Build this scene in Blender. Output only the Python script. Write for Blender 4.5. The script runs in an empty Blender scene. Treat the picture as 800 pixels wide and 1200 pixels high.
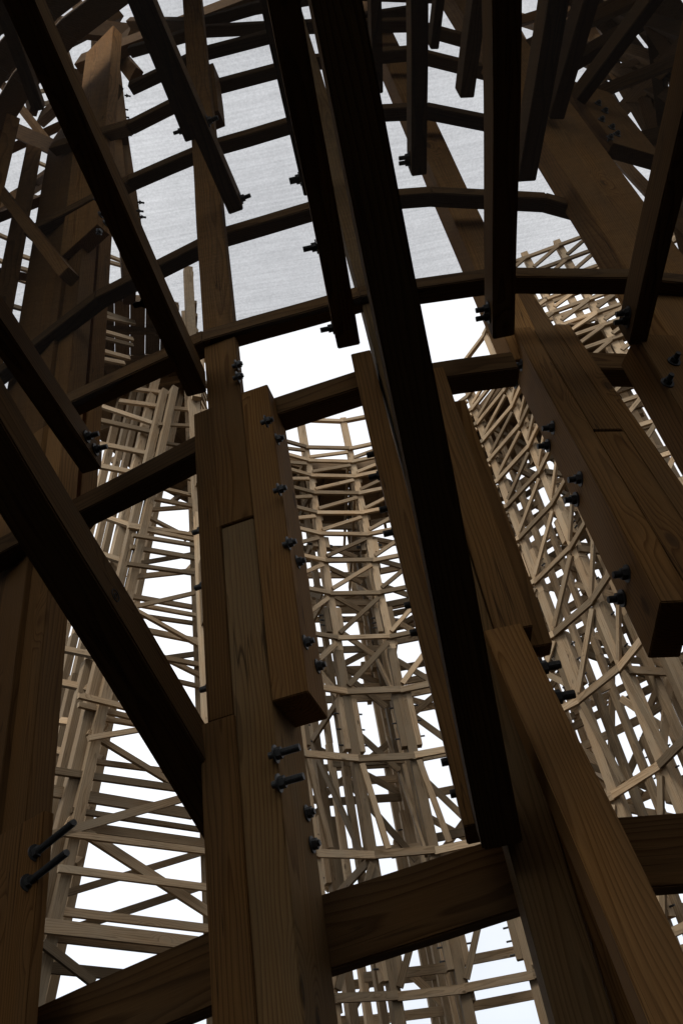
import bpy, bmesh, math, random
from mathutils import Vector, Matrix
random.seed(11)
S = bpy.context.scene
COL = S.collection
EYE = 1.6                      # eye height over the ground; all z below are relative to the eye, lifted by EYE when linked
F = 1000.0                     # focal length in photo pixels (photo 800 x 1200)

# ------------------------------------------------------------------ camera frame
_u = Vector((180-400, 600+550, -F)).normalized()
_f = Vector((0, 0, -1)); _f = (_f - _u*_f.dot(_u)).normalized()
_r = _f.cross(_u)
def ray(x, y):
    d = Vector((x-400, 600-y, -F))
    return Vector((d.dot(_r), d.dot(_f), d.dot(_u)))
CAMX = Vector((_r.x, _f.x, _u.x)); CAMY = Vector((_r.y, _f.y, _u.y)); CAMZ = Vector((_r.z, _f.z, _u.z))
def proj(p):
    c = Vector((p.x*_r.x+p.y*_f.x+p.z*_u.x, p.x*_r.y+p.y*_f.y+p.z*_u.y, p.x*_r.z+p.y*_f.z+p.z*_u.z))
    return 400+F*c.x/-c.z, 600-F*c.y/-c.z, -c.z
def at_z(x, y, z):
    d = ray(x, y); return d*(z/d.z)
def at_rho(x, y, rho):
    d = ray(x, y); return d*(rho/math.hypot(d.x, d.y))
NC = Vector((.38, 6.68, 0))    # centre of the near wall's curve
def on_cyl(x, y, R=4.2, c=NC):
    d = ray(x, y); a = d.x*d.x+d.y*d.y; b = d.x*c.x+d.y*c.y; k = c.x**2+c.y**2-R*R
    q = b*b-a*k
    t = (b-math.sqrt(q))/a if q > 0 else b/a
    return d*t
def on_plane(x, y, p0, n):
    d = ray(x, y); return d*(p0.dot(n)/d.dot(n))
def radial(p, c=NC):
    v = Vector((c.x-p.x, c.y-p.y, 0)); return v.normalized()

# ------------------------------------------------------------------ materials
def nodes(m):
    m.use_nodes = True; nt = m.node_tree; nt.nodes.clear(); return nt, nt.nodes, nt.links
def wood(name, early, late, grey, ring=.013, greyamt=.35, rough=.75, bump=.25, spread=.7):
    m = bpy.data.materials.new(name); nt, N, L = nodes(m)
    out = N.new('ShaderNodeOutputMaterial'); bs = N.new('ShaderNodeBsdfPrincipled')
    bs.inputs['Roughness'].default_value = rough; bs.inputs['Specular IOR Level'].default_value = .04
    L.new(bs.outputs[0], out.inputs[0])
    tc = N.new('ShaderNodeTexCoord'); oi = N.new('ShaderNodeObjectInfo')
    def math_(op, a, b=None, clamp=False):
        n = N.new('ShaderNodeMath'); n.operation = op; n.use_clamp = clamp
        for i, v in enumerate((a, b)):
            if v is None: continue
            if isinstance(v, (int, float)): n.inputs[i].default_value = v
            else: L.new(v, n.inputs[i])
        return n.outputs[0]
    def vec(x, y, z):
        n = N.new('ShaderNodeCombineXYZ')
        for i, v in enumerate((x, y, z)):
            if isinstance(v, (int, float)): n.inputs[i].default_value = v
            else: L.new(v, n.inputs[i])
        return n.outputs[0]
    def vmath(op, a, b):
        n = N.new('ShaderNodeVectorMath'); n.operation = op
        for i, v in enumerate((a, b)):
            if isinstance(v, tuple): n.inputs[i].default_value = v
            else: L.new(v, n.inputs[i])
        return n.outputs[0]
    def noise(v, scale, det=3, rgh=.55):
        n = N.new('ShaderNodeTexNoise'); L.new(v, n.inputs['Vector'])
        n.inputs['Scale'].default_value = scale; n.inputs['Detail'].default_value = det; n.inputs['Roughness'].default_value = rgh
        return n
    def ramp(f, pts):
        n = N.new('ShaderNodeValToRGB'); L.new(f, n.inputs[0]); e = n.color_ramp.elements
        while len(e) < len(pts): e.new(.5)
        for i, (p, c) in enumerate(pts): e[i].position = p; e[i].color = c
        return n.outputs[0]
    def mix(f, a, b, typ='MIX'):
        n = N.new('ShaderNodeMix'); n.data_type = 'RGBA'; n.blend_type = typ
        for i, v in ((0, f), (6, a), (7, b)):
            if isinstance(v, (int, float)): n.inputs[i].default_value = v
            elif isinstance(v, tuple): n.inputs[i].default_value = v
            else: L.new(v, n.inputs[i])
        return n.outputs[2]
    rnd = oi.outputs['Random']
    r2 = math_('FRACT', math_('MULTIPLY', rnd, 17.31)); r3 = math_('FRACT', math_('MULTIPLY', rnd, 71.7))
    off = vec(math_('ADD', math_('MULTIPLY', r2, .16), -.08), math_('ADD', math_('MULTIPLY', r3, .10), .05), math_('MULTIPLY', rnd, 40.))
    p = vmath('ADD', tc.outputs['Object'], off)
    pl = vmath('MULTIPLY', p, (1, 1, .16))
    warp = noise(pl, 5., 2, .5)
    wv = vmath('MULTIPLY', vmath('SUBTRACT', warp.outputs['Color'], (.5, .5, .5)), (.10, .10, 0.))
    # knots bend the rings round them
    kv = vmath('MULTIPLY', p, (3.2, 3.2, 1.25))
    vo = N.new('ShaderNodeTexVoronoi'); vo.inputs['Scale'].default_value = 1.15; L.new(kv, vo.inputs['Vector'])
    kd = vo.outputs['Distance']
    bend = math_('MULTIPLY', math_('SUBTRACT', 1., math_('MULTIPLY', kd, 3.6), True), .055)
    q = vmath('ADD', vmath('ADD', pl, wv), vec(bend, bend, 0.))
    q = vmath('MULTIPLY', q, (1, 1, .12))
    wt = N.new('ShaderNodeTexWave'); wt.wave_type = 'RINGS'; wt.rings_direction = 'Z'; wt.wave_profile = 'SAW'
    wt.inputs['Scale'].default_value = 2*math.pi/(20*ring); wt.inputs['Distortion'].default_value = 1.2
    wt.inputs['Detail'].default_value = 1.5; wt.inputs['Detail Scale'].default_value = .6
    L.new(q, wt.inputs['Vector'])
    base = ramp(wt.outputs['Fac'], [(0., early), (.55, tuple(.8*a+.2*b for a, b in zip(early, late))), (.9, late), (1., early)])
    fib = noise(vmath('MULTIPLY', p, (1, 1, .025)), 260., 3, .6)
    base = mix(.55, base, ramp(fib.outputs['Fac'], [(.25, (.55, .55, .55, 1)), (.7, (1.15, 1.15, 1.15, 1))]), 'MULTIPLY')
    big = noise(vmath('MULTIPLY', p, (1, 1, .3)), 4.5, 4, .6)
    base = mix(math_('MULTIPLY', ramp(big.outputs['Fac'], [(.35, (0, 0, 0, 1)), (.68, (1, 1, 1, 1))]), greyamt), base, grey)
    # board to board tone
    tone = math_('ADD', math_('MULTIPLY', r2, spread), .93-spread/2)
    base = mix(1., base, vec(tone, tone, tone), 'MULTIPLY')
    st = noise(vmath('MULTIPLY', p, (1, 1, .12)), 9., 3, .6)
    base = mix(ramp(st.outputs['Fac'], [(.56, (0, 0, 0, 1)), (.72, (.55, .55, .55, 1))]), base, mix(.5, base, (.02, .015, .01, 1)))
    # knots and drying checks
    kn = ramp(kd, [(.0, (1, 1, 1, 1)), (.055, (.85, .85, .85, 1)), (.085, (0, 0, 0, 1))])
    base = mix(math_('MULTIPLY', kn, .75), base, (.045, .026, .014, 1))
    ck = noise(vmath('MULTIPLY', p, (1, 1, .02)), 38., 1, .4)
    ckm = ramp(ck.outputs['Fac'], [(.485, (0, 0, 0, 1)), (.497, (1, 1, 1, 1)), (.503, (1, 1, 1, 1)), (.515, (0, 0, 0, 1))])
    gate = ramp(noise(vmath('MULTIPLY', p, (1, 1, .25)), 6., 1, .5).outputs['Fac'], [(.55, (0, 0, 0, 1)), (.62, (1, 1, 1, 1))])
    ckm = math_('MULTIPLY', ckm, gate)
    base = mix(math_('MULTIPLY', ckm, .7), base, (.03, .018, .01, 1))
    L.new(base, bs.inputs['Base Color'])
    hgt = math_('SUBTRACT', math_('ADD', math_('MULTIPLY', wt.outputs['Fac'], .4), math_('MULTIPLY', fib.outputs['Fac'], .6)), math_('MULTIPLY', ckm, 1.5))
    bu = N.new('ShaderNodeBump'); bu.inputs['Strength'].default_value = bump; bu.inputs['Distance'].default_value = .002
    L.new(hgt, bu.inputs['Height']); L.new(bu.outputs[0], bs.inputs['Normal'])
    return m
M_NEAR = wood('pine_timber', (.25, .126, .041, 1), (.135, .06, .017, 1), (.15, .098, .052, 1), greyamt=.4)
M_DARK = wood('dark_brown_timber', (.135, .072, .027, 1), (.07, .034, .012, 1), (.085, .06, .035, 1), greyamt=.5)  # darker brown for level boards, overhead timbers, braces and corner timbers
M_GREY = wood('greyed_pine_timber', (.215, .124, .05, 1), (.12, .063, .022, 1), (.135, .10, .057, 1), greyamt=.6)
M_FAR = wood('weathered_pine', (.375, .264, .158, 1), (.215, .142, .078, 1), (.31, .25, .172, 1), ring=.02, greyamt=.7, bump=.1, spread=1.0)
M_DECK = wood('deck_boards', (.24, .16, .09, 1), (.16, .10, .055, 1), (.2, .16, .12, 1), ring=.02, greyamt=.4, bump=.1)
def plain(name, c, rough, metal=0.):
    m = bpy.data.materials.new(name); nt, N, L = nodes(m)
    out = N.new('ShaderNodeOutputMaterial'); bs = N.new('ShaderNodeBsdfPrincipled'); L.new(bs.outputs[0], out.inputs[0])
    bs.inputs['Roughness'].default_value = rough; bs.inputs['Metallic'].default_value = metal
    tc = N.new('ShaderNodeTexCoord'); no = N.new('ShaderNodeTexNoise'); no.inputs['Scale'].default_value = 60.; no.inputs['Detail'].default_value = 5
    L.new(tc.outputs['Object'], no.inputs['Vector'])
    cr = N.new('ShaderNodeValToRGB'); L.new(no.outputs['Fac'], cr.inputs[0])
    cr.color_ramp.elements[0].color = tuple(v*.55 for v in c[:3])+(1,); cr.color_ramp.elements[1].color = tuple(v*1.3 for v in c[:3])+(1,)
    L.new(cr.outputs[0], bs.inputs['Base Color'])
    return m
M_STEEL = plain('weathered_bolt_steel', (.10, .10, .098), .55, .5)
M_BLACKSTEEL = plain('dark_bolt_steel', (.04, .038, .036), .6, .4)
M_BLOCKER = plain('light_blocker_boards', (.03, .026, .022), .9)  # near-black so the added rear boarding bounces little light
def net_mat():
    m = bpy.data.materials.new('debris_net'); nt, N, L = nodes(m)
    out = N.new('ShaderNodeOutputMaterial'); mx = N.new('ShaderNodeMixShader'); tr = N.new('ShaderNodeBsdfTransparent')
    tl = N.new('ShaderNodeBsdfTranslucent'); df = N.new('ShaderNodeBsdfDiffuse'); m2 = N.new('ShaderNodeMixShader')
    tl.inputs[0].default_value = (.022, .02, .018, 1); df.inputs[0].default_value = (.022, .02, .018, 1); m2.inputs[0].default_value = .35
    L.new(tl.outputs[0], m2.inputs[1]); L.new(df.outputs[0], m2.inputs[2])
    tc = N.new('ShaderNodeTexCoord')
    def streak(sx, sy, det=2):
        mp = N.new('ShaderNodeMapping'); mp.inputs['Scale'].default_value = (sx, sy, 1); L.new(tc.outputs['Object'], mp.inputs[0])
        w = N.new('ShaderNodeTexNoise'); w.inputs['Scale'].default_value = 1.; w.inputs['Detail'].default_value = det
        L.new(mp.outputs[0], w.inputs['Vector']); return w.outputs['Fac']
    a = streak(3., 110.); b = streak(120., 120., 1)
    no = N.new('ShaderNodeTexNoise'); no.inputs['Scale'].default_value = 9.; no.inputs['Detail'].default_value = 5.
    L.new(tc.outputs['Object'], no.inputs['Vector'])
    def mt(op, x, y):
        n = N.new('ShaderNodeMath'); n.operation = op
        for i, v in enumerate((x, y)):
            if isinstance(v, (int, float)): n.inputs[i].default_value = v
            else: L.new(v, n.inputs[i])
        return n.outputs[0]
    f = mt('ADD', mt('ADD', mt('MULTIPLY', a, .20), mt('MULTIPLY', b, .20)), mt('MULTIPLY', no.outputs['Fac'], .10))
    f = mt('ADD', f, .20)
    L.new(f, mx.inputs[0]); L.new(tr.outputs[0], mx.inputs[1]); L.new(m2.outputs[0], mx.inputs[2]); L.new(mx.outputs[0], out.inputs[0])
    return m
M_NET = net_mat()
def ground_mat():
    m = bpy.data.materials.new('gravelly_earth'); nt, N, L = nodes(m)
    out = N.new('ShaderNodeOutputMaterial'); bs = N.new('ShaderNodeBsdfPrincipled'); L.new(bs.outputs[0], out.inputs[0])
    bs.inputs['Roughness'].default_value = .95
    tc = N.new('ShaderNodeTexCoord'); no = N.new('ShaderNodeTexNoise'); no.inputs['Scale'].default_value = 3.; no.inputs['Detail'].default_value = 10
    L.new(tc.outputs['Object'], no.inputs['Vector']); cr = N.new('ShaderNodeValToRGB'); L.new(no.outputs['Fac'], cr.inputs[0])
    cr.color_ramp.elements[0].color = (.008, .007, .006, 1); cr.color_ramp.elements[1].color = (.022, .019, .015, 1)
    L.new(cr.outputs[0], bs.inputs['Base Color']); return m
M_GROUND = ground_mat()

# ------------------------------------------------------------------ building blocks
LIFT = Vector((0, 0, EYE))
def tag(o, label=None, cat=None, group=None, kind=None):
    if label: o['label'] = label
    if cat: o['category'] = cat
    if group: o['group'] = group
    if kind: o['kind'] = kind
    return o
def thing(name, loc, label, cat, group=None):
    o = bpy.data.objects.new(name, None); COL.objects.link(o); o.location = Vector(loc)+LIFT; o.empty_display_size = .1
    return tag(o, label, cat, group)
MATS = {}
def link(name, me, mat, M, parent=None):
    me.materials.append(mat)
    o = bpy.data.objects.new(name, me); COL.objects.link(o)
    M = Matrix.Translation(LIFT) @ M
    if parent is not None:
        o.parent = parent
        o.matrix_local = Matrix.Translation(-parent.location) @ M
    else:
        o.matrix_local = M
    MATS[o.name] = M
    return o
def frame(zd, xd):
    z = zd.normalized(); x = (xd - z*xd.dot(z)).normalized(); y = z.cross(x)
    return Matrix((x, y, z)).transposed()
def box_mesh(name, w, h, l, bev=0., segs=1, wob=0.):
    bm = bmesh.new()
    bmesh.ops.create_cube(bm, size=1.)
    bmesh.ops.scale(bm, vec=(w, h, l), verts=bm.verts)
    bmesh.ops.translate(bm, vec=(0, 0, l/2), verts=bm.verts)
    if segs > 1:
        ed = [e for e in bm.edges if abs((e.verts[0].co-e.verts[1].co).z) > l*.5]
        bmesh.ops.subdivide_edges(bm, edges=ed, cuts=segs-1, use_grid_fill=True)
    if bev: 
        ed = [e for e in bm.edges if e.calc_face_angle(0) > 1.]
        bmesh.ops.bevel(bm, geom=ed, offset=bev, segments=2, affect='EDGES', clamp_overlap=True)
    if wob:
        ph = [random.uniform(0, 6.3) for _ in range(4)]
        for v in bm.verts:
            k = math.sin(math.pi*min(1, max(0, v.co.z/l)))
            v.co.x += wob*k*(math.sin(v.co.z*2.1+ph[0])+.5*math.sin(v.co.z*5.3+ph[1]))
            v.co.y += wob*.6*k*(math.sin(v.co.z*1.7+ph[2])+.4*math.sin(v.co.z*4.7+ph[3]))
    me = bpy.data.meshes.new(name); bm.to_mesh(me); bm.free(); return me
def bar(name, A, B, w, h, xdir, mat, parent=None, bev=0., wob=0.):
    """timber from A to B; w along xdir, h across"""
    d = B-A; l = d.length
    me = box_mesh(name, w, h, l, bev, max(1, int(l/.25)) if wob else 1, wob)
    M = Matrix.Translation(A) @ frame(d, xdir).to_4x4()
    return link(name, me, mat, M, parent)
def cyl_bm(bm, r, z0, z1, n, r1=None):
    res = bmesh.ops.create_cone(bm, cap_ends=True, segments=n, radius1=r, radius2=r if r1 is None else r1, depth=z1-z0)
    bmesh.ops.translate(bm, vec=(0, 0, (z0+z1)/2), verts=res['verts'])
def bm_obj(name, bm, mat, M, parent, local=False):
    me = bpy.data.meshes.new(name); bm.to_mesh(me); bm.free()
    if local:
        me.materials.append(mat); o = bpy.data.objects.new(name, me); COL.objects.link(o); o.parent = parent; o.matrix_local = M; return o
    return link(name, me, mat, M, parent)
_bolt = {}
def bolt(parent, p, d, rod=.06, r=.0105, mat=None):
    """through bolt standing out of the face at p along d: rod > washer, nut"""
    mat = mat or M_STEEL
    Mx = Matrix.Translation(p) @ frame(d, Vector((.13, .21, .97))).to_4x4()
    key = (round(rod, 3), round(r, 4), mat.name)
    if key not in _bolt:
        ms = []
        bm = bmesh.new(); n = 10; z = -.02
        cyl_bm(bm, r, -.02, rod, 12)
        for i in range(int((rod-r*2.2)/(r*.38))):        # thread
            z0 = r*2.2+i*r*.38; cyl_bm(bm, r*1.0, z0, z0+r*.19, 12, r*1.13)
        ms.append(bm)
        bm = bmesh.new(); cyl_bm(bm, r*2.6, .0005, r*.5, 24); ms.append(bm)
        bm = bmesh.new(); cyl_bm(bm, r*1.75, r*.5, r*2.1, 6); ms.append(bm)
        o = []
        for nm, b in zip(('bolt', 'washer', 'nut'), ms):
            me = bpy.data.meshes.new(nm); b.to_mesh(me); b.free(); me.materials.append(mat); o.append(me)
        _bolt[key] = o
    a, b, c = _bolt[key]
    o = bpy.data.objects.new('bolt', a); COL.objects.link(o); o.parent = parent
    o.matrix_local = Matrix.Translation(LIFT-parent.location) @ Mx
    for nm, me in (('washer', b), ('nut', c)):
        k = bpy.data.objects.new(nm, me); COL.objects.link(k); k.parent = o
    return o
UP = Vector((0, 0, 1))
def solve(fn, target, lo, hi):
    flo = fn(lo)-target
    for _ in range(50):
        m = (lo+hi)/2; fm = fn(m)-target
        if (fm > 0) == (flo > 0): lo, flo = m, fm
        else: hi = m
    return (lo+hi)/2
def ply(parent, xl, xr, yref, R=4.2, depth=.15, xb=None, ytop=None, ybot=None, axis=UP, ztop=8.3, zbot=-EYE, mat=None, name='timber_ply', bev=.0035, wob=.0022, turn=0.):
    """one plank of a laminated post: front face between photo columns xl..xr at row yref, standing on the near wall"""
    a = axis.normalized()
    FL = on_cyl(xl, yref, R); u = radial(FL)
    if turn: u = Matrix.Rotation(turn, 3, 'Z') @ u
    t = Vector((u.y, -u.x, 0))
    def px_at(P):                     # photo column of the plank edge through P at row yref
        q = P.copy()
        for _ in range(6):
            x0, y0, _d = proj(q); x1, y1, _d = proj(q+a*.01)
            if abs(y1-y0) < 1e-6: break
            q = q + a*(.01*(yref-y0)/(y1-y0))
        return proj(q)[0]
    w = solve(lambda s: px_at(FL+t*s), xr, .005, 1.2)
    if xb is not None:
        depth = solve(lambda s: px_at(FL+t*w+u*s), xb, .005, .6) if px_at(FL+t*w+u*.3) > xr else depth
    ctr = FL+t*(w/2)+u*(depth/2)
    front = FL+t*(w/2)
    def z_of(y):
        q = front.copy()
        for _ in range(12):
            x0, y0, _d = proj(q); x1, y1, _d = proj(q+a*.01)
            q = q + a*(.01*(y-y0)/(y1-y0))
        return q.z
    z1 = ztop if ytop is None else z_of(ytop)
    z0 = zbot if ybot is None else z_of(ybot)
    A = ctr + a*((z0-ctr.z)/a.z); B = ctr + a*((z1-ctr.z)/a.z)
    if parent is None: return A, B, w, depth, t
    o = bar(name, A, B, w, depth, t, mat or M_NEAR, parent, bev, wob)
    o['_t'] = 0; del o['_t']
    ply.last = (FL, t, u, w, depth, a)
    return o
def face_point(px, py, side):
    """point on the last ply's left/right/front face at photo pixel"""
    FL, t, u, w, d, a = ply.last
    if side == 'R': p0, n = FL+t*w, (a.cross(u)).normalized()
    elif side == 'L': p0, n = FL, (a.cross(u)).normalized()
    else: p0, n = FL, (a.cross(t)).normalized()
    P = on_plane(px, py, p0, n)
    out = {'R': t, 'L': -t, 'F': -u}[side]
    return P, out

# ================================================================== near wall : laminated posts
GP = 'laminated posts of the near wall'
def post(px, py, label):
    p = on_cyl(px, py, 4.1); return thing('laminated_post', (p.x, p.y, -EYE), label, 'timber post', GP)

# --- the post left of the middle
P1 = post(290, 900, 'tall laminated post left of the middle, with two long bolts near its black plank end')
ply(P1, 224, 258, 600, 4.212, .13, ytop=843, wob=.004)
ply(P1, 232, 258.2, 600, 4.2, .14, ytop=481, ybot=842)
for x, y in ((228, 612), (231, 677), (238, 797)):
    P, d = face_point(x+4, y, 'L'); bolt(P1, P+ply.last[2]*.05, d, .05)
ply(P1, 258.5, 296, 600, 4.2, .2, xb=322, ytop=613, mat=M_GREY)
Pm = ply.last
for x, y in ((359, 953), (365, 990)):
    P, d = face_point(x, y, 'R'); bolt(P1, P, d, .03)
for x, y in ((319, 884), (323, 918)):
    P, d = face_point(x+3, y, 'R'); bolt(P1, P, d, .085, .0115)
ply(P1, 251, 296, 600, 4.2, .2, xb=301, ybot=611.5)
for x, y in ((277, 428), (278, 442)):
    P, d = face_point(x, y, 'R'); bolt(P1, P, d, .03)
ply(P1, 296.3, 333, 600, 4.2, .13, xb=349, ytop=455, ybot=816)
for x, y in ((311, 494), (324, 515), (326, 574), (337, 637), (348, 659), (357, 753), (371, 781)):
    P, d = face_point(x, y, 'R'); bolt(P1, P, d, .035)
ply(P1, 241, 256, 130, 4.15, .12, ytop=76, ybot=132)

# --- the post behind the black diagonal
P2 = post(560, 900, 'laminated post right of the middle, half hidden behind the wide black diagonal timber')
ply(P2, 455, 484, 600, 4.2, .16, ytop=412, ybot=965)
for x, y in ((437, 530), (440, 556), (453, 594), (458, 622), (484, 706), (491, 738), (524, 806), (530, 889), (541, 926)):
    P = on_cyl(x+9, y, 4.15); bolt(P2, P, -ply.last[1], .06, .0125, M_BLACKSTEEL)
ply(P2, 489, 535, 600, 4.19, .2, mat=M_GREY)
ply(P2, 537, 578, 600, 4.2, .17, ytop=432, ybot=737)
ply(P2, 560, 592, 600, 4.1, .08, ytop=470, ybot=757)
LEAN2 = Vector((-.0186, .336, .942))
ply(P2, 565, 613, 737, 4.215, .11, axis=LEAN2, ytop=739, wob=.004, name='timber_ply')
P2L = ply.last
for x, y in ((636, 772), (652, 807)):
    P, d = face_point(x-4, y, 'R'); bolt(P2, P+ply.last[2]*.06, d, .07, .013, M_BLACKSTEEL)
ply(P2, 536, 575, 600, 4.06, .12, ytop=740)

# --- the broad post on the right
P3 = post(720, 560, 'broad post of three planks at right, ending in a black square plank end')
LEAN3 = Vector((.084, .304, .949))
ply(P3, 697, 732, 508, 4.2, .17, axis=LEAN3, ytop=335, ybot=507)
ply(P3, 697, 732, 508, 4.195, .17, axis=LEAN3, ytop=509.5)
ply(P3, 732, 757, 508, 4.2, .16, axis=LEAN3, ytop=383)
ply(P3, 668, 697, 508, 4.21, .22, axis=LEAN3, ytop=387, ybot=714)
for x, y in ((611, 428), (604, 449), (648, 501), (642, 522), (680, 561), (675, 585), (735, 672), (729, 701)):
    P, d = face_point(x, y, 'L'); bolt(P3, P, d, .05, .0115, M_BLACKSTEEL)
ply(P3, 528, 562, 250, 3.86, .16, ybot=420, zbot=0)

# --- the posts at the right border
P4 = post(760, 250, 'dim thick post in the upper right, slanting behind the net beside the right border')
ply(P4, 672, 742, 220, 4.15, .15, ybot=450)
ply(P4, 705, 748, 150, 4.19, .10, ytop=100, ybot=176)
P, d = face_point(700, 130, 'F')
for x, y in ((700, 122), (708, 131), (704, 141), (716, 150), (722, 158), (714, 162)):
    P, d = face_point(x, y, 'F'); bolt(P4, P, d, .03)
ply(P4, 764, 812, 425, 4.22, .18, ytop=392)
for x, y in ((789, 424), (781, 449)):
    P, d = face_point(x, y, 'F'); bolt(P4, P, d, .05, .0115, M_BLACKSTEEL)

# --- the posts at the left border
P0 = post(40, 850, 'laminated post at the lower left border with two long slanting threaded rods')
ply(P0, 62, 83, 425, 3.95, .15, xb=103, ytop=284)
ply(P0, 78, 116, 240, 4.0, .16, xb=131, ytop=46, ybot=283)
for x, y in ((117, 225), (121, 240), (118, 252), (124, 262), (113, 232), (116, 272)):
    P, d = face_point(x, y, 'R'); bolt(P0, P, d, .02)
ply(P0, 86, 122, 100, 3.9, .14, ybot=200)
ply(P0, 14, 61, 425, 3.93, .15)
ply(P0, -70, 47, 1007, 4.13, .12, xb=60, ytop=985, wob=.004)
for x, y in ((42, 1000), (33, 1035)):
    P, d = face_point(x, y, 'F'); bolt(P0, P, (d*.1+ply.last[1]+UP*.10).normalized(), .23, .0115)
PM = post(25, 250, 'narrow dim post crossing the net at the upper left border')
ply(PM, 20, 43, 225, 3.85, .14, zbot=1.5)
ply(PM, 69, 80, 225, 3.8, .12, zbot=1.0)

# ================================================================== near wall : level boards between the posts
GL = 'level boards of the near wall'
def level(label, a, b, hpx, R, depth=.10, under=.0, mat=None):
    """board between photo pixels a and b (its front face's centre line); hpx = its front height in photo px"""
    A = on_cyl(*a, R); B = on_cyl(*b, R)
    h = hpx*(proj(A)[2]+proj(B)[2])/2/F/.80
    u = (radial(A)+radial(B))*.5
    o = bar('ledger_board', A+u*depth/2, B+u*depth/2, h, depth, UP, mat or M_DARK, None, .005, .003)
    return tag(o, label, 'board', GL)
level('lowest level board at the bottom left corner, wide and nearly black', (-40, 1258), (262, 1128), 62, 4.02, .09)
level('wide dark level board at the bottom between the two middle posts', (330, 1108), (655, 1003), 66, 3.92, .09)
level('wide dark level board at the bottom right border behind the orange leaning plank', (655, 1003), (850, 990), 66, 3.92, .09)
level('dark level board under the net edge, left end, running up to the left middle post', (-30, 655), (232, 519), 22, 4.1, .12)
level('dark level board below the open sky patch, between left post and black diagonal', (300, 483), (440, 437), 24, 4.1, .12)
level('dark level board just right of the black diagonal, below the second sky patch', (470, 440), (603, 421), 24, 4.04, .12)
level('dark level board from the broad right post to the right border', (640, 420), (800, 424), 24, 3.93, .12)
for a, b, l in (((70, 471), (237, 393), 'curved net-edge board, leftmost length from the left border to the left middle post'),
                ((237, 393), (420, 341), 'curved net-edge board over the large open sky patch'),
                ((420, 341), (585, 318), 'curved net-edge board crossed by the wide black diagonal'),
                ((585, 318), (745, 320), 'curved net-edge board over the bright lattice at right'),
                ((745, 320), (860, 335), 'curved net-edge board, last short length at the right border')):
    level(l, a, b, 16, 4.24, .10)
rows = [
 (('second', 'above the net edge'), [(-10, 440), (112, 345), (255, 272), (400, 229), (505, 222), (640, 229), (760, 262)], 13),
 (('third', 'above the net edge'), [(30, 270), (150, 208), (245, 167), (372, 129), (500, 122), (640, 150)], 11),
 (('fourth', 'above the net edge'), [(60, 170), (150, 143), (240, 98), (361, 66), (480, 55), (600, 85)], 10),
 (('fifth', 'above the net edge'), [(150, 98), (234, 57), (361, 24), (480, 22), (580, 50)], 9),
 (('sixth', 'above the net edge'), [(150, 55), (234, 30), (361, 24), (480, 7)], 7),
 (('topmost', 'in the frame'), [(150, 22), (231, 22), (296, 3), (400, -15), (520, -10)], 7)]
where = ['at the far left', 'left of the middle post', 'between the left post and the black diagonal', 'around the black diagonal', 'right of the black diagonal', 'by the right border']
for (o_, w_), pts, h in rows:
    for i in range(len(pts)-1):
        level('%s level board %s, length %s' % (o_, w_, where[min(i, 5)]), pts[i], pts[i+1], h, 4.06, .09)

# ================================================================== near wall : timbers that run back over the camera
GR = 'timbers running overhead'
def overhead(label, start, end, wpx, h=.15, R=4.2, more=1.4, bolts=(), side=None, zoff=0.):
    E_ = on_cyl(*end, R); S_ = at_z(*start, E_.z)
    d = (E_-S_).normalized(); S2 = S_-d*more
    w = wpx*proj(E_)[2]/F
    t = Vector((d.y, -d.x, 0)).normalized()
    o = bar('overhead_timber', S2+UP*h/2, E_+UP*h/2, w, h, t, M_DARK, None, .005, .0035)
    tag(o, label, 'timber', GR)
    for (x, y) in bolts:
        s = 1 if x > end[0] else -1
        q = solve(lambda a: proj(E_-d*a+t*s*w/2+UP*h*.45)[1], y, .03, .5)
        P = E_-d*q+t*s*w/2+UP*h*.45
        bolt(o_parent(o), P, t*s, .06, .0105, M_BLACKSTEEL)
    return o
def o_parent(o):
    class Q: pass
    return o
# bolts are parented through the timber's own matrix
_b0 = bolt
def bolt(parent, p, d, rod=.06, r=.0105, mat=None):
    r *= 1.1
    o = _b0(parent, p, d, rod, r, mat)
    if parent.type == 'MESH':
        Mw = Matrix.Translation(LIFT+p) @ frame(d, Vector((.13, .21, .97))).to_4x4()
        o.matrix_local = MATS[parent.name].inverted() @ Mw
    return o
overhead('black overhead timber from the left border to a bolt pair beside the leftmost post', (0, 398), (108, 553), 24, .13, bolts=((116, 512), (118, 527)))
overhead('long black overhead timber from the upper left corner to the left middle post', (22, 0), (231, 463), 24, bolts=((218, 453), (220, 464)))
overhead('black overhead timber ending with two bolts over the open sky patch', (334, 0), (409, 407), 27, bolts=((390, 384), (391, 396)))
overhead('black upright overhead timber right of the diagonal with two bolts on its left', (594, 0), (590, 396), 26, bolts=((565, 361), (568, 371)))
overhead('black overhead timber near the right border with two bolts at its lower end', (803, 165), (747, 404), 22, bolts=((726, 366), (729, 376)))
overhead('brown overhead timber behind the net, ending in two bolts right of the left post', (168, 0), (277, 249), 18, .16, bolts=((284, 233), (283, 239)))
overhead('brown overhead timber behind the net, shorter half at left of the bolted pair', (158, 0), (224, 165), 14, .14, bolts=((212, 153),))
overhead('brown overhead timber behind the net touching a black overhead timber', (311, 0), (362, 229), 12, .14, bolts=((345, 208), (349, 211)))
overhead('brown overhead timber behind the net just right of the wide diagonal', (491, 0), (491, 206), 18, .14, bolts=((476, 184), (474, 190)))
overhead('thin brown overhead timber behind the net alongside the wide diagonal', (441, 0), (443, 110), 12, .14)
overhead('short brown overhead timber at the top edge, second right of the diagonal', (516, 0), (509, 58), 10, .12)
overhead('brown overhead timber behind the net left of the black upright-looking timber', (562, 0), (547, 115), 17, .15)
overhead('brown overhead timber behind the net right of the black upright-looking timber', (655, 0), (617, 213), 22, .16)
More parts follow.
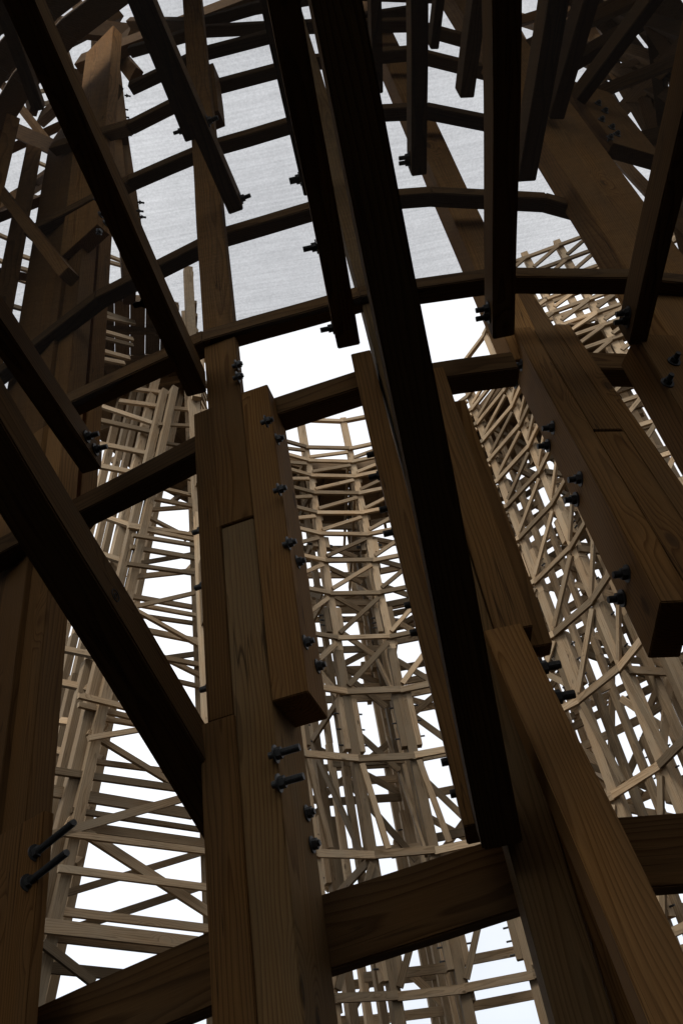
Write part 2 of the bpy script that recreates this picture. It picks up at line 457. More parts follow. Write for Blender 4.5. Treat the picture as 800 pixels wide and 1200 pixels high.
overhead('brown overhead timber behind the net, second right of the upright black one', (692, 0), (652, 140), 18, .16)
overhead('dim overhead timber in the upper right corner, crossing the thick post', (770, 0), (680, 120), 14, .14)
overhead('dim overhead timber in the upper left corner above the leftmost post', (20, 60), (45, 130), 14, .14)

GD = 'diagonal braces of the near wall'
# the wide black diagonal : in the plane of one frame, from the low board up over the camera
A = on_cyl(583, 975, 4.23); d0 = ray(389, -10); B = at_rho(392, 0, .77)
B = B + (B-A)*.9
t = Vector((1, -.04, 0))
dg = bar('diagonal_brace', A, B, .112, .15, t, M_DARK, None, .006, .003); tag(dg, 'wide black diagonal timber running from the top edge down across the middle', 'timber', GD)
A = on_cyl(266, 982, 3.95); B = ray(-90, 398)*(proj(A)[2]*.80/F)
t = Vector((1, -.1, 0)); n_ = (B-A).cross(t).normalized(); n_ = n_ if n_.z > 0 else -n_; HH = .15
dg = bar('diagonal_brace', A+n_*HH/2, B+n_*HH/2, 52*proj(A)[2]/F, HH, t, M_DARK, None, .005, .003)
tag(dg, 'big diagonal timber from the left border to the left post with black underside', 'timber', GD)
wD = 52*proj(A)[2]/F; tn = (t-(B-A).normalized()*t.dot((B-A).normalized())).normalized()
P = on_plane(135, 698, A+tn*wD/2, tn)
bm = bmesh.new()                       # round timber mark: two thin rings pressed on the brown face
for r0, r1 in ((.0215, .019), (.010, .008)):
    n = 28; rings = [[bm.verts.new((r*math.cos(2*math.pi*q/n)*(.8 if r0 < .015 else 1), r*math.sin(2*math.pi*q/n), z)) for q in range(n)] for r, z in ((r0, 0), (r0, .0022), (r1, .0022), (r1, 0))]
    for a_ in range(3):
        for q in range(n): bm.faces.new((rings[a_][q], rings[a_][(q+1) % n], rings[a_+1][(q+1) % n], rings[a_+1][q]))
me = bpy.data.meshes.new('timber_mark'); bm.to_mesh(me); bm.free(); me.materials.append(M_BLACKSTEEL)
mk = bpy.data.objects.new('timber_mark', me); COL.objects.link(mk); mk.parent = dg
mk.matrix_local = MATS[dg.name].inverted() @ Matrix.Translation(LIFT+P+tn*.0012) @ frame(tn, B-A).to_4x4()
A = on_cyl(82, 325, 4.16); B = on_cyl(-40, 172, 4.16); u = radial(A)
dg = bar('diagonal_brace', A, B, .10, .085, u, M_NEAR, None, .006); tag(dg, 'dim diagonal timber behind the net meeting the leftmost post', 'timber', GD)
for a, b, l in (((0, 95), (75, 190), 'dim diagonal timber high at the left border behind the net'),
                ((52, 155), (92, 262), 'short dim diagonal timber between two posts at upper left'),
                ((40, 215), (92, 178), 'dim diagonal timber rising right between the two leftmost posts'),
                ((640, 30), (790, 90), 'dim diagonal timber falling right at the upper right corner'),
                ((600, 70), (690, -10), 'dim diagonal timber rising right at the top right'),
                ((690, 100), (800, 40), 'dim diagonal timber rising to the upper right corner')):
    A = on_cyl(*a, 3.7); B = on_cyl(*b, 3.7); u = radial(A)
    dg = bar('diagonal_brace', A, B, .09, .06, u, M_DARK, None, .004); tag(dg, l, 'timber', GD)

GC = 'dim timbers in the upper corners'
for n_, (xa, xb, l) in enumerate(((4, 17, 'dim upright at the left border above the black timber'), (84, 97, 'dim upright behind the leftmost post, right of its splice'), (118, 127, 'thin dim upright beside the post with the bolted edge'))):
    T = thing('frame_upright', on_cyl((xa+xb)/2, 150, 3.3), l, 'timber post', GC)
    ply(T, xa, xb, 150, 3.3, .12, zbot=3.9)
for (x0, y0, x1, y1, w_, R_, l) in (
  (-20, 50, 140, 108, 14, 3.35, 'dim board falling right across the uprights at upper left'), (-20, 100, 140, 20, 15, 3.32, 'dim board rising right across the uprights at upper left'),
  (-20, 190, 130, 120, 11, 3.34, 'dim board rising right above the leftmost splice'), (-20, 262, 110, 210, 10, 3.36, 'dim board rising right left of the leftmost post'),
  (-20, 315, 60, 330, 9, 3.4, 'dim board under the narrow post at the left border'), (-30, 20, 200, 45, 22, 3.4, 'dim board along the top left of the frame'),
  (70, -20, 160, 90, 14, 3.45, 'dim brace falling right at the top left'), (600, 150, 820, 60, 12, 3.3, 'dim board rising right behind the thick upper right post'),
  (640, -20, 740, 160, 14, 3.35, 'dim brace falling right in the upper right corner'), (700, 160, 830, 20, 18, 3.3, 'dim brace rising right in the upper right corner'),
  (680, 140, 835, 305, 36, 3.35, 'dim broad timber falling right behind the black timber at the right border'), (700, 190, 830, 150, 14, 3.3, 'dim board rising right beside the right black timber'), (740, 100, 830, 190, 20, 3.3, 'dim board falling right at the right border'), (600, 20, 830, 90, 18, 3.25, 'dim long board falling right in the upper right'),
  (560, 40, 690, 0, 13, 3.4, 'dim board rising right beside the black upright timber'), (760, -10, 790, 240, 22, 3.4, 'dim upright beside the right border')):
    A = on_cyl(x0, y0, R_); B = on_cyl(x1, y1, R_); u = radial((A+B)/2)
    tag(bar('frame_timber', A, B, .09, w_*proj((A+B)/2)[2]/F, u, M_DARK, None, .004), l, 'timber', GC)
for (x0, y0, x1, y1, w_, R_, l) in (
  (-10, 30, 75, -10, 24, 3.8, 'dim timber cutting the very corner at upper left'), (-10, 75, 120, 5, 20, 3.7, 'dim timber rising right to the top edge at upper left'),
  (50, 140, 158, 40, 18, 3.75, 'dim timber rising across the post with the bolted edge'), (-10, 150, 60, 50, 18, 3.6, 'dim steep timber at the left border near the top'),
  (-10, 140, 110, 195, 17, 3.65, 'dim timber falling right to the leftmost post'), (95, 75, 330, -14, 24, 3.9, 'dim broad timber along the top edge left of the overhead timber'),
  (60, 20, 100, 160, 20, 3.5, 'dim upright timber at upper left behind the long black timber'), (-10, 250, 45, 215, 12, 3.6, 'short dim timber at the left border beside the narrow post'),
  (105, 20, 140, 60, 26, 3.6, 'short dim block timber above the bolted post'), (10, 0, 40, 130, 16, 3.55, 'dim upright timber nearest the left border'),
  (590, 70, 800, -30, 26, 3.7, 'dim broad timber rising right along the top edge'), (640, 45, 810, 130, 26, 3.6, 'dim broad timber falling right to the right border'),
  (690, 30, 800, 215, 34, 3.5, 'dim thick slanting timber at the upper right border'), (740, -10, 815, 110, 34, 3.45, 'dim thick timber at the corner of the upper right'),
  (650, -10, 820, 50, 30, 3.55, 'dim timber lying along the top right edge'), (575, -10, 650, 130, 20, 3.7, 'dim slanting timber right of the black upright timber'),
  (760, 120, 815, 320, 34, 3.5, 'dim thick timber behind the black timber at right border'), (610, 110, 760, 20, 16, 3.6, 'dim thin timber crossing the thick upper right post'),
  (680, 180, 810, 150, 16, 3.5, 'dim level timber at right border behind the thick post')):
    A = on_cyl(x0, y0, R_); B = on_cyl(x1, y1, R_); u = radial((A+B)/2)
    tag(bar('frame_timber', A, B, .11, w_*proj((A+B)/2)[2]/F, u, M_DARK, None, .004), l, 'timber', GC)

# ================================================================== far ring
RC = Vector((.98, 11.44, 0)); R0, R1, R2 = 3.44, 4.35, 5.25
STEP = 18.; PH0 = -8.5
KS = list(range(-6, 6))
def rp(phi, R, z=0.):
    a = math.radians(phi); return Vector((RC.x+R*math.sin(a), RC.y+R*math.cos(a), z))
def rad(phi): a = math.radians(phi); return Vector((math.sin(a), math.cos(a), 0))
def seen(*ps):
    for p in ps:
        x, y, d = proj(p)
        if d > 0 and -30 < x < 830 and -30 < y < 1230: return True
    return False
def tan_(phi): a = math.radians(phi); return Vector((math.cos(a), -math.sin(a), 0))
ROWZ = [1.0, 2.77, 4.87, 6.59, 7.96, 9.16, 10.26, 11.13, 11.87, 12.50, 13.10, 13.66, 14.15, 14.6]
ORD = ['lowest', 'second', 'third', 'fourth', 'fifth', 'sixth', 'seventh', 'eighth', 'ninth', 'tenth', 'eleventh', 'twelfth', 'thirteenth', 'fourteenth', 'fifteenth']
def bay(k):
    return {-6: 'on its hidden left flank', -5: 'at its left rim', -4: 'close to its left rim', -3: 'behind the left post', -2: 'just right of the left post',
            -1: 'in its middle bay', 0: 'left of the black diagonal', 1: 'behind the black diagonal', 2: 'right of the black diagonal', 3: 'beside the broad post',
            4: 'under the broad post', 5: 'right of the orange plank', 6: 'near the right border', 7: 'at the right border', 8: 'on its right flank'}[k]
GF = 'posts of the round lattice tower'
for k in KS:
    phi = PH0+STEP*k
    r, t = rad(phi), tan_(phi)
    for lay, R in ((0, R0), (1, 4.0), (1, 4.6), (2, R2), (1, 6.1), (2, 6.9)):
        if k > 4 and R > 4.1 or k < -2 and lay == 2 or k < -3 and lay == 1 or k < -1 and R > 6.: continue
        base = rp(phi, R, -EYE)
        T = thing('lattice_post', base, '%s post of the round tower, %s' % (['pale inner', 'shaded middle', 'shaded outer'][lay], bay(k)), 'timber post', GF)
        top = 15.75 if lay == 0 else 14.2
        w = [.17, .12, .16][lay]; dp = [.17, .12, .22][lay]
        zj = 8.9 if lay == 0 else 7.5+random.uniform(-1, 1)
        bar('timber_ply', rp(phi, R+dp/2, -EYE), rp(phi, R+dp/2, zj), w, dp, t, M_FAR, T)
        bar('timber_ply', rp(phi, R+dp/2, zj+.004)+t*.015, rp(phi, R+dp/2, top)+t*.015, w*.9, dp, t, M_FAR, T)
        spl = {0: ((6.75, 7.85), (2.95, 3.75), (9.3, 9.9), (11.4, 11.75)), 1: (), 2: ((5., 6.3), (9.6, 10.7))}[lay]
        for z0, z1 in spl:
            j = random.uniform(-.06, .06)
            for s in (-1, 1):
                e = .12*random.random()
                bar('splice_plank', rp(phi, R+dp/2-.005, z0+j+e)+t*s*(w/2+.055), rp(phi, R+dp/2-.005, z1+j+e*.5)+t*s*(w/2+.055), .105, dp*.9, t, M_FAR, T)
                if lay != 1:
                    for q in range(3):
                        zz = z0+j+.2+q*(z1-z0-.3)/2.5
                        bb = bmesh.new(); cyl_bm(bb, .016, 0, .09, 6)
                        bm_obj('bolt', bb, M_BLACKSTEEL, Matrix.Translation(rp(phi, R+dp*.45, zz)+t*s*(w/2+.107)) @ frame(t*s, UP).to_4x4(), T)
# level boards and braces
GB = 'level boards of the round lattice tower'; GI = 'boards inside the round lattice tower'; GX = 'braces of the round lattice tower'; GT = 'cross ties of the round lattice tower'
def lv(phi0, phi1, R, z, z1=None, h=.13, d=.055, off=0., slip=0.):
    z1 = z if z1 is None else z1
    A = rp(phi0, R, z); B = rp(phi1, R, z1); dd = (B-A).normalized(); m = rad((phi0+phi1)/2)
    return A-dd*slip+m*off, B+dd*slip+m*off, m
for k in KS[:-1]:
    p0, p1 = PH0+STEP*k, PH0+STEP*(k+1)
    for i, z in enumerate(ROWZ):
        if not seen(rp(p0, R0, z), rp(p1, R0, z)): continue
        j = random.uniform(-.015, .015)
        A, B, m = lv(p0, p1, R0-.03, z+j, z+random.uniform(-.015, .015), slip=.012)
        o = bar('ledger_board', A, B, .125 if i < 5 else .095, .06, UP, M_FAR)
        tag(o, 'pale %s level board of the round tower, %s' % (ORD[i], bay(k)), 'board', GB)
        if i < len(ROWZ)-1 and i >= 1:
            zt = ROWZ[i+1]
            if i in (3,) and k in (-2, -1, 0): continue        # open between the spliced posts
            dz = zt-z
            fl = 1.
            a0, a1 = (p0+1.0, p1-1.0)
            za, zb = z+.12, zt-.13
            if i == 2: a0, a1, za, zb = p0+1., p0+4.5, zt-.1, z+.1
            A, B, m = lv(a0, a1, R0-.035, za, zb)
            o = bar('cross_brace', A, B, .105 if i < 5 else .085, .05, m.cross(B-A), M_FAR)
            tag(o, 'pale brace in the %s panel of the round tower, %s' % (ORD[i], bay(k)), 'brace', GX)
    for R_, zo in ((4.62, .55), (6.1, .8)):
        if k < -1 or k > 2: continue
        for i, z in enumerate(ROWZ[:10]):
            if (i+k) % 2 and R_ > 5 and k < 2 or not seen(rp((p0+p1)/2, R_, z)): continue
            A, B, m = lv(p0, p1, R_, z+zo+random.uniform(-.1, .1))
            o = bar('girt_board', A, B, .15, .055, UP, M_FAR)
            tag(o, 'shaded %s board %s posts of the round tower, %s' % (ORD[i], 'by middle' if R_ < 5 else 'by rear', bay(k)), 'board', GI)
    if -2 < k < 4:
        for i in range(2, 9):
            A, B, m = lv(p0+2, p1-2, 4.55, ROWZ[i+1]+.2, ROWZ[i]+.25)
            o = bar('cross_brace', A, B, .12, .05, m.cross(B-A), M_FAR)
            tag(o, 'falling shaded brace behind the %s panel, %s' % (ORD[i], bay(k)), 'brace', GX)
    # outer face
    for i, z in enumerate(ROWZ[:-1]):
        if z > 12.3 or k < -2 or k > 3 or not seen(rp((p0+p1)/2, R2, z)): continue
        A, B, m = lv(p0, p1, R2+.24 if i % 2 else 6.88, z+.1+random.uniform(-.05, .05))
        o = bar('girt_board', A, B, .15, .055, UP, M_FAR)
        tag(o, 'shaded %s outer level board of the round tower, %s' % (ORD[i], bay(k)), 'board', GB)
        if (i+k) % 2 == 0 and z < 11.5:
            for s in (0, 1):
                A, B, m = lv(p0 if s else p1, p1 if s else p0, R2+(.30 if s else .36), z+.2, ROWZ[min(i+1, len(ROWZ)-1)])
                o = bar('cross_brace', A, B, .13, .05, m.cross(B-A), M_FAR)
                tag(o, 'shaded brace in the %s panel of the outer face, %s' % (ORD[i], bay(k)), 'brace', GX)
for k in KS:
    phi = PH0+STEP*k; r, t = rad(phi), tan_(phi)
    for i, z in enumerate(ROWZ[:-1]):
        if k < -2 or k > 4 or i % 2 == (k % 2) and z < 12 or not seen(rp(phi, R1, z)): continue
        s = 1 if i % 2 else -1
        o = bar('tie_board', rp(phi, R0+.02, z-.1)+t*s*.12, rp(phi, 7.0, z-.1)+t*s*.12, .05, .14, t, M_FAR)
        tag(o, 'dark %s tie board behind an inner post, %s' % (ORD[i], bay(k)), 'board', GT)
    for i in (2, 4, 6):
        z = ROWZ[i]
        if k < -2 or k > 4 or not seen(rp(phi, R1, z)): continue
        o = bar('frame_brace', rp(phi, R0+.1, z)-t*.14, rp(phi, R2, ROWZ[i+2]-.1)-t*.14, .05, .13, t, M_FAR)
        tag(o, 'dark brace inside the frame above the %s row, %s' % (ORD[i], bay(k)), 'brace', GT)
# track deck seen from below, top rail
GK = 'track deck bays on the round lattice tower'; GH = 'top rail lengths of the round lattice tower'
for k in KS[:-1]:
    p0, p1 = PH0+STEP*k, PH0+STEP*(k+1)
    T = thing('track_deck', rp((p0+p1)/2, (R0+R2)/2, 14.4), 'brown plank deck under the round tower rail, %s' % bay(k), 'track deck', GK)
    n = 8
    for q in range(n):
        a0 = R0+.35+q*(6.2-R0-.35)/n; a1 = a0+(6.2-R0-.35)/n-.012
        A, B = rp(p0, (a0+a1)/2, 14.42), rp(p1, (a0+a1)/2, 14.42); m = rad((p0+p1)/2)
        bar('deck_plank', A, B, (a1-a0), .06, m, M_DECK, T)
    for s in (.0, .5):
        ph = p0+(p1-p0)*(s+.02)
        bar('joist', rp(ph, R0+.3, 14.3), rp(ph, 6.25, 14.3), .07, .16, tan_(ph), M_DECK, T)
    A, B, m = lv(p0, p1, R0+.33, 14.34); bar('fascia_board', A, B, .26, .05, UP, M_DECK, T)
    A, B, m = lv(p0, p1, R0+.02, 15.62)
    o = bar('top_rail', A, B, .09, .09, UP, M_FAR); tag(o, 'thin pale top rail against the sky, %s' % bay(k), 'rail', GH)
    for hz in (14.95, 15.25):
        pass

# ================================================================== straight lattice run beyond the round tower, at the right border
WA, WB = Vector((4.75, 12.55, 0)), Vector((10.3, 11.4, 0)); wd = (WB-WA).normalized(); wn = Vector((wd.y, -wd.x, 0)); WN = 7; WS = (WB-WA).length/WN
wn = wn if wn.y < 0 else -wn
WZ = ROWZ + [15.1, 15.6, 16.1, 16.7, 17.3]; GW = 'timbers of the straight lattice run at the right border'
WPL = ['next to the round tower', 'left of the right black timber', 'behind the right black timber', 'right of the right black timber', 'above the right border post', 'beyond the right border post', 'at its far end', 'at its very end']
for n_ in range(WN+1):
    b = WA+wd*WS*n_
    for back, lb in ((0, 'pale front'), (1.3, 'shaded rear')):
        p = b-wn*back
        if not (seen(p+UP*8) or seen(p+UP*15) or seen(p+UP*11)): continue
        T = thing('lattice_post', p-UP*EYE, '%s post of the straight run, %s' % (lb, WPL[n_]), 'timber post', GW)
        bar('timber_ply', p-UP*EYE, p+UP*9.4, .18, .16, wd, M_FAR, T); bar('timber_ply', p+UP*9.404+wd*.02, p+UP*17.6+wd*.02, .16, .16, wd, M_FAR, T)
        for z0 in (8.7, 12.6):
            for s_ in (-1, 1): bar('splice_plank', p+UP*z0+wd*s_*.145, p+UP*(z0+1.)+wd*s_*.145, .10, .14, wd, M_FAR, T)
for n_ in range(WN):
    a, b = WA+wd*WS*n_, WA+wd*WS*(n_+1)
    for i, z in enumerate(WZ):
        nm = (ORD+['sixteenth', 'seventeenth', 'eighteenth', 'nineteenth'])[i]
        if not seen((a+b)/2+UP*z): continue
        o = bar('ledger_board', a+UP*z+wn*.12, b+UP*z+wn*.12, .10, .055, UP, M_FAR)
        tag(o, 'pale %s level board of the straight run, %s' % (nm, WPL[n_]), 'board', GW)
        o = bar('girt_board', a+UP*(z+.3)-wn*1.2, b+UP*(z+.3)-wn*1.2, .13, .055, UP, M_FAR)
        tag(o, 'shaded %s rear board of the straight run, %s' % (nm, WPL[n_]), 'board', GW)
        if i+1 < len(WZ):
            o = bar('cross_brace', a+UP*(z+.1)+wd*.05+wn*.17, b+UP*(WZ[i+1]-.08)-wd*.05+wn*.17, .09, .045, wn.cross(b-a), M_FAR)
            tag(o, 'pale brace in the %s panel of the straight run, %s' % (nm, WPL[n_]), 'brace', GW)

# ================================================================== left tower and the open rungs between it and the round tower
LP0 = Vector((-2.42, 10.7, 0)); LP1 = Vector((-3.95, 9.1, 0))
ld = (LP0-LP1).normalized(); ln = Vector((ld.y, -ld.x, 0))
GRU = 'open rungs left of the left post'
def on_lad(x, y, back=0.): return on_plane(x, y, LP0+ln*(-back), ln)
RUNGS = [(60,903,208,924,7),(60,927,225,954,11),(57,980,220,934,8),(100,952,240,973,5),(118,972,250,990,9),(125,983,250,999,6),
 (100,976,250,1073,10),(77,1047,240,998,6),(85,1020,240,1040,7),(62,1067,250,1089,8),(105,1082,250,1034,7),(52,1085,250,1108,13),
 (65,1100,240,1120,6),(45,1133,180,1146,10),(50,1105,110,1152,9),
 (150,617,240,635,4),(168,603,240,640,4),(172,630,240,641,3),(153,641,240,656,5),(165,660,240,647,4),(163,663,240,674,4),(150,677,245,667,5),
 (160,700,245,715,5),(172,708,245,691,4),(168,710,245,724,4),(175,723,245,733,4),(175,724,245,763,4),(186,742,245,754,6),
 (190,772,245,764,5),(180,769,245,781,5),(195,772,245,797,5),(170,790,245,807,4),(92,815,245,853,6),(92,826,245,862,5),
 (120,842,240,862,5),(118,863,240,842,5),(115,865,230,935,6),(113,893,230,908,5),
 (184,571,240,584,3),(162,581,240,596,4),(169,598,240,593,4),(191,555,240,565,3),(151,615,235,628,3),
 (197,520,240,527,3),(190,540,240,548,3),(200,498,240,500,3),(200,478,240,482,4)]
for i, (x0, y0, x1, y1, h) in enumerate(RUNGS):
    bk = .0 if i % 3 == 0 else (.14 if i % 3 == 1 else -.14)
    xt = 203-.223*(y0-453)
    if 0 < x0-xt < 80: y0 -= (x0-xt+8)*(y1-y0)/(x1-x0); x0 = xt-8
    if x1 > 228: y1 += (252-x1)*(y1-y0)/(x1-x0); x1 = 252
    A, B = on_lad(x0, y0, bk), on_lad(x1, y1, bk)
    hh = h*1.12*proj(B)[2]/F
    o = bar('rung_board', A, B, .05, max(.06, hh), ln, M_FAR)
    tilt = 'falling' if y1-y0 > 30 else ('rising' if y1 < y0-4 else 'level')
    tag(o, '%s pale board left of the left post, %s' % (tilt, 'low, under the big diagonal' if y0 > 860 else ('beside the big diagonal' if y0 > 690 else 'high up below the deck')), 'board', GRU)
UPR = [(45,190,78,205),(38,230,72,240),(0,275,20,285),(26,300,62,312),(25,315,60,324),(24,328,60,340),(0,305,8,309),(0,318,8,322),
 (118,296,150,309),(112,303,150,313),(112,330,150,341),(108,362,152,376),(108,369,152,377),(107,385,150,396),(105,393,150,403),(103,407,146,418),(103,418,140,424),
 (40,115,75,130),(55,125,78,110),(50,110,78,98),(125,84,150,72), (0,355,20,360)]
for (x0, y0, x1, y1) in UPR:
    A, B = on_lad(x0-6, y0-2), on_lad(x1+6, y1+2)
    o = bar('rung_board', A, B, .05, .09, ln, M_FAR)
    tag(o, 'dim short board behind net beside the leftmost post, %s' % ('above its splice end' if y0 < 290 else 'below its splice end'), 'board', GRU)
GTW = 'slanting legs of the left tower'
def leg(xa, ya, xb, yb, back, wpx, label, d=.14):
    A, B = on_lad(xb, yb, back), on_lad(xa, ya, back)
    D = (A-B); A = A + D.normalized()*min(3.0, (A.z+EYE)/abs(D.normalized().z))
    T = thing('tower_leg', A, label, 'timber post', GTW)
    w = wpx*proj(B)[2]/F*1.0
    t2 = ld
    mid = A+(B-A)*random.uniform(.4, .6)
    bar('timber_ply', A, mid, w, d, t2, M_FAR, T); bar('timber_ply', mid+(B-A).normalized()*.004+t2*.02, B+t2*.02, w*.9, d, t2, M_FAR, T)
    return T
leg(203, 455, 52, 1130, 0, 8, 'right edge leg of the leaning left tower, pale against the sky')
leg(191, 458, 34, 1130, .1, 8, 'pale leg of the left tower second from its sky edge')
leg(183, 437, 22, 1130, .5, 9, 'third leg of the left tower, with a bracket at its head')
leg(168, 445, 8, 1130, 1.1, 6, 'fourth leg of the left tower, thin and dark')
leg(160, 440, -5, 1130, 1.5, 6, 'fifth leg of the left tower, dark, behind the net edge board')
leg(148, 440, -20, 1130, 2., 8, 'sixth leg of the left tower, dark, beside the leftmost post')
leg(212, 455, 66, 1130, 1.2, 6, 'shaded leg just behind the sky edge of the left tower')
for (x0, y0, x1, y1) in ((100,470,190,500),(105,490,195,510),(115,520,190,535),(110,545,188,560),(120,570,180,580),(105,600,170,622),(70,760,120,770),(70,800,130,812),(70,845,125,852),(65,880,120,890),(60,940,105,950),(50,1000,95,1010),(140,470,200,478),(150,455,205,462),(90,640,150,660),(80,700,140,715)):
    A, B = on_lad(x0, y0, .7), on_lad(x1, y1, .2)
    o = bar('rung_board', A, B, .05, .11, ln, M_FAR); tag(o, 'short board between the legs of the left tower, %s' % ('near its head' if y0 < 560 else ('beside the big diagonal' if y0 < 780 else 'low down')), 'board', 'short boards in the left tower')
# dim tower head above the net edge, nearer to the camera
T = thing('bolted_head_post', at_rho(140, 200, 5.)-UP*2, 'dim post behind the net at upper left with bolts along its right edge', 'timber post', GTW)
def near_bar(x0, y0, x1, y1, wpx, rho, d=.15):
    A, B = at_rho(x1, y1, rho), at_rho(x0, y0, rho); t2 = Vector((math.cos(.35), math.sin(.35), 0))
    bar('timber_ply', A, B, wpx*proj(A)[2]/F, d, t2, M_DARK, T, .004)
near_bar(120, -40, 152, 350, 14, 5.05); near_bar(122, 50, 133, 165, 34, 5.0, .2); near_bar(140, 165, 158, 300, 24, 5.1, .14)
for x, y in ((147, 80), (152, 112), (149, 128), (150, 137), (153, 158), (167, 237), (166, 247), (169, 254)):
    P = at_rho(x-4, y, 5.0); bolt(T, P, Vector((math.cos(.35), math.sin(.35), 0)), .06, .010, M_BLACKSTEEL)

# ================================================================== net over the camera
bm = bmesh.new(); NX, NY = 120, 70; zN = 3.40
grid = []
for i in range(NX+1):
    x = -8.+16.*i/NX; row = []
    q = 4.20**2-(x-NC.x)**2
    yf = NC.y-math.sqrt(q) if q > .3 else NC.y-.55
    for jx in range(NY+1):
        f = jx/NY; y = yf+(-3.4-yf)*f
        z = zN+.012*math.sin(x*7.)*math.sin(y*5.)+.02*math.sin(x*2.3+1)*math.sin(y*1.9)
        row.append(bm.verts.new((x, y, z)))
    grid.append(row)
for i in range(NX):
    for jx in range(NY):
        bm.faces.new((grid[i][jx], grid[i+1][jx], grid[i+1][jx+1], grid[i][jx+1]))
o = bm_obj('safety_net', bm, M_NET, Matrix.Identity(4), None)
tag(o, 'grey see-through net stretched overhead behind the black timbers', 'net')

# ================================================================== out of frame: ground, plus deck and rear boarding added to block light
def sheet(name, x0, x1, y0, y1, z, mat):
    bm = bmesh.new(); vs = [bm.verts.new(p) for p in ((x0, y0, 0), (x1, y0, 0), (x1, y1, 0), (x0, y1, 0))]; bm.faces.new(vs)
    return bm_obj(name, bm, mat, Matrix.Translation((0, 0, z)), None)
tag(sheet('ground', -400, 400, -400, 400, -EYE, M_GROUND), kind='structure')

# plank deck added high overhead, spread behind the camera to block sun and sky 
def arc_pt(th, R, z): a = math.radians(th); return Vector((NC.x+R*math.sin(a), NC.y-R*math.cos(a), z))
bm = bmesh.new()
def arc_box(th0, th1, Ra, Rb, z0, z1):
    vs = [bm.verts.new(arc_pt(th, R, z)) for z in (z0, z1) for th, R in ((th0, Ra), (th1, Ra), (th1, Rb), (th0, Rb))]
    for f in ((0, 3, 2, 1), (4, 5, 6, 7), (0, 1, 5, 4), (1, 2, 6, 5), (2, 3, 7, 6), (3, 0, 4, 7)): bm.faces.new([vs[q] for q in f])
for i in range(-9, 9):
    for q in range(32):
        arc_box(i*9, i*9+8.9, 4.25+q*.24, 4.25+q*.24+(.21 if q < 10 else .155), 8.62, 8.70)
o = bm_obj('overhead_shade_deck', bm, M_DECK, Matrix.Identity(4), None); tag(o, 'plank deck added high over the near posts to block light', 'track deck')
# unseen boarding added behind the camera to block low rear and side light
bm = bmesh.new()
for i in range(-12, 12):
    for q in range(20 if -5 <= i < 5 else 30):
        arc_box(i*9, i*9+8.9, 10.0, 10.03, -EYE+q*.25, -EYE+q*.25+.245)
o = bm_obj('rear_light_blocker', bm, M_BLOCKER, Matrix.Identity(4), None); tag(o, kind='structure')

# ------------------------------------------------------------------ sky, sun, camera
w = bpy.data.worlds.new('World'); S.world = w; w.use_nodes = True
nt = w.node_tree; nt.nodes.clear()
out = nt.nodes.new('ShaderNodeOutputWorld'); bg = nt.nodes.new('ShaderNodeBackground'); sky = nt.nodes.new('ShaderNodeTexSky')
sky.sky_type = 'NISHITA'; sky.sun_disc = False
SUN_EL, SUN_ROT = math.radians(52), math.radians(205)
sky.sun_elevation = SUN_EL; sky.sun_rotation = SUN_ROT; sky.dust_density = 3.; sky.air_density = 1.0; sky.ozone_density = 1.
hs = nt.nodes.new('ShaderNodeHueSaturation'); hs.inputs['Saturation'].default_value = .22
cl = nt.nodes.new('ShaderNodeMix'); cl.data_type = 'RGBA'; cl.inputs[0].default_value = .72      # cloud layer over the clear sky
tc = nt.nodes.new('ShaderNodeTexCoord'); cn = nt.nodes.new('ShaderNodeTexNoise'); cn.inputs['Scale'].default_value = 2.2; cn.inputs['Detail'].default_value = 6
cr = nt.nodes.new('ShaderNodeValToRGB'); cr.color_ramp.elements[0].color = (6.4, 6.5, 6.8, 1); cr.color_ramp.elements[1].color = (9.4, 9.5, 9.7, 1)
cr.color_ramp.elements[0].position = .3; cr.color_ramp.elements[1].position = .7
sx = nt.nodes.new('ShaderNodeSeparateXYZ'); nt.links.new(tc.outputs['Generated'], sx.inputs[0])
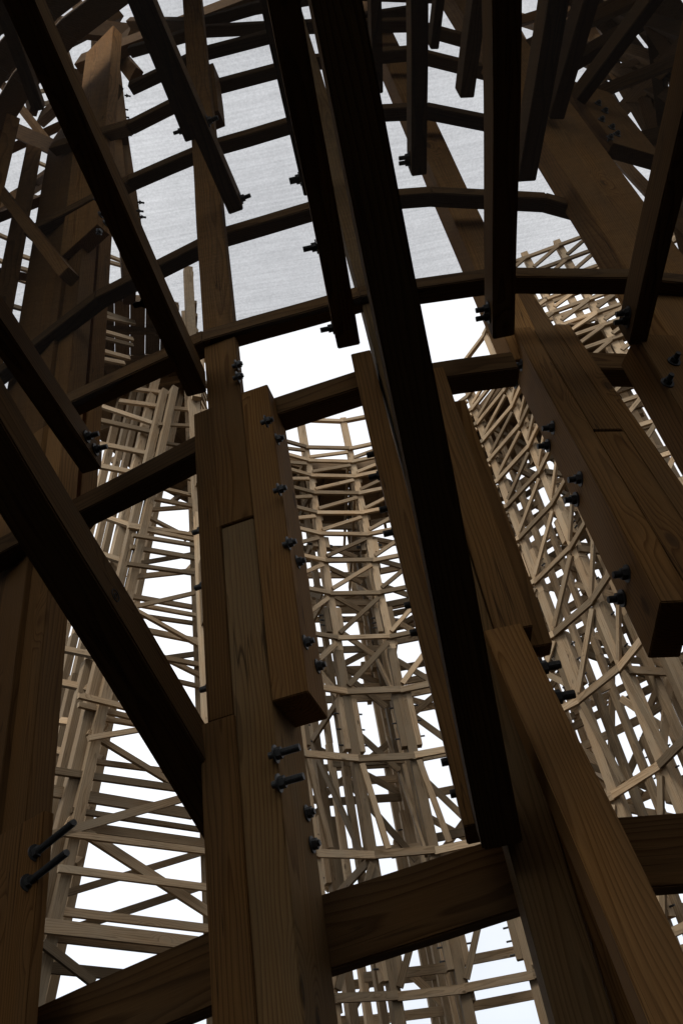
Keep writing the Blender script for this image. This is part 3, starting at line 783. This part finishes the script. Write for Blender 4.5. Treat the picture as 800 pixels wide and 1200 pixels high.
gr = nt.nodes.new('ShaderNodeValToRGB'); nt.links.new(sx.outputs['Z'], gr.inputs[0])
gr.color_ramp.elements[0].color = (.74, .80, .88, 1); gr.color_ramp.elements[1].color = (1, 1, 1, 1); gr.color_ramp.elements[1].position = .55
gm = nt.nodes.new('ShaderNodeMix'); gm.data_type = 'RGBA'; gm.blend_type = 'MULTIPLY'; gm.inputs[0].default_value = 1.
nt.links.new(tc.outputs['Generated'], cn.inputs['Vector']); nt.links.new(cn.outputs['Fac'], cr.inputs[0])
nt.links.new(cr.outputs[0], gm.inputs[6]); nt.links.new(gr.outputs[0], gm.inputs[7])
nt.links.new(sky.outputs[0], hs.inputs['Color']); nt.links.new(hs.outputs[0], cl.inputs[6]); nt.links.new(gm.outputs[2], cl.inputs[7]); nt.links.new(cl.outputs[2], bg.inputs[0]); bg.inputs[1].default_value = .15
nt.links.new(bg.outputs[0], out.inputs[0])
sl = bpy.data.lights.new('sun', 'SUN'); sl.energy = 1.7; sl.angle = math.radians(15); sl.color = (1., .95, .88)
so = bpy.data.objects.new('sun', sl); COL.objects.link(so)
sd = Vector((math.sin(SUN_ROT)*math.cos(SUN_EL), math.cos(SUN_ROT)*math.cos(SUN_EL), math.sin(SUN_EL)))
so.rotation_euler = sd.to_track_quat('Z', 'Y').to_euler(); so.location = (0, 0, 60)

cam = bpy.data.cameras.new('camera'); co = bpy.data.objects.new('camera', cam); COL.objects.link(co)
cam.sensor_fit = 'VERTICAL'; cam.sensor_height = 36.; cam.lens = 36.*F/1200.; cam.clip_start = .05; cam.clip_end = 3000
Rm = Matrix((CAMX, CAMY, CAMZ))
Rm = Matrix(((_r.x, _r.y, _r.z), (_f.x, _f.y, _f.z), (_u.x, _u.y, _u.z)))
co.matrix_world = Matrix.Translation((0, 0, EYE)) @ Rm.to_4x4()
S.camera = co
S.view_settings.view_transform = 'Standard'; S.view_settings.look = 'None'; S.view_settings.exposure = .15
S.view_settings.gamma = 1.; S.view_settings.use_curve_mapping = False
S.render.engine = 'CYCLES'
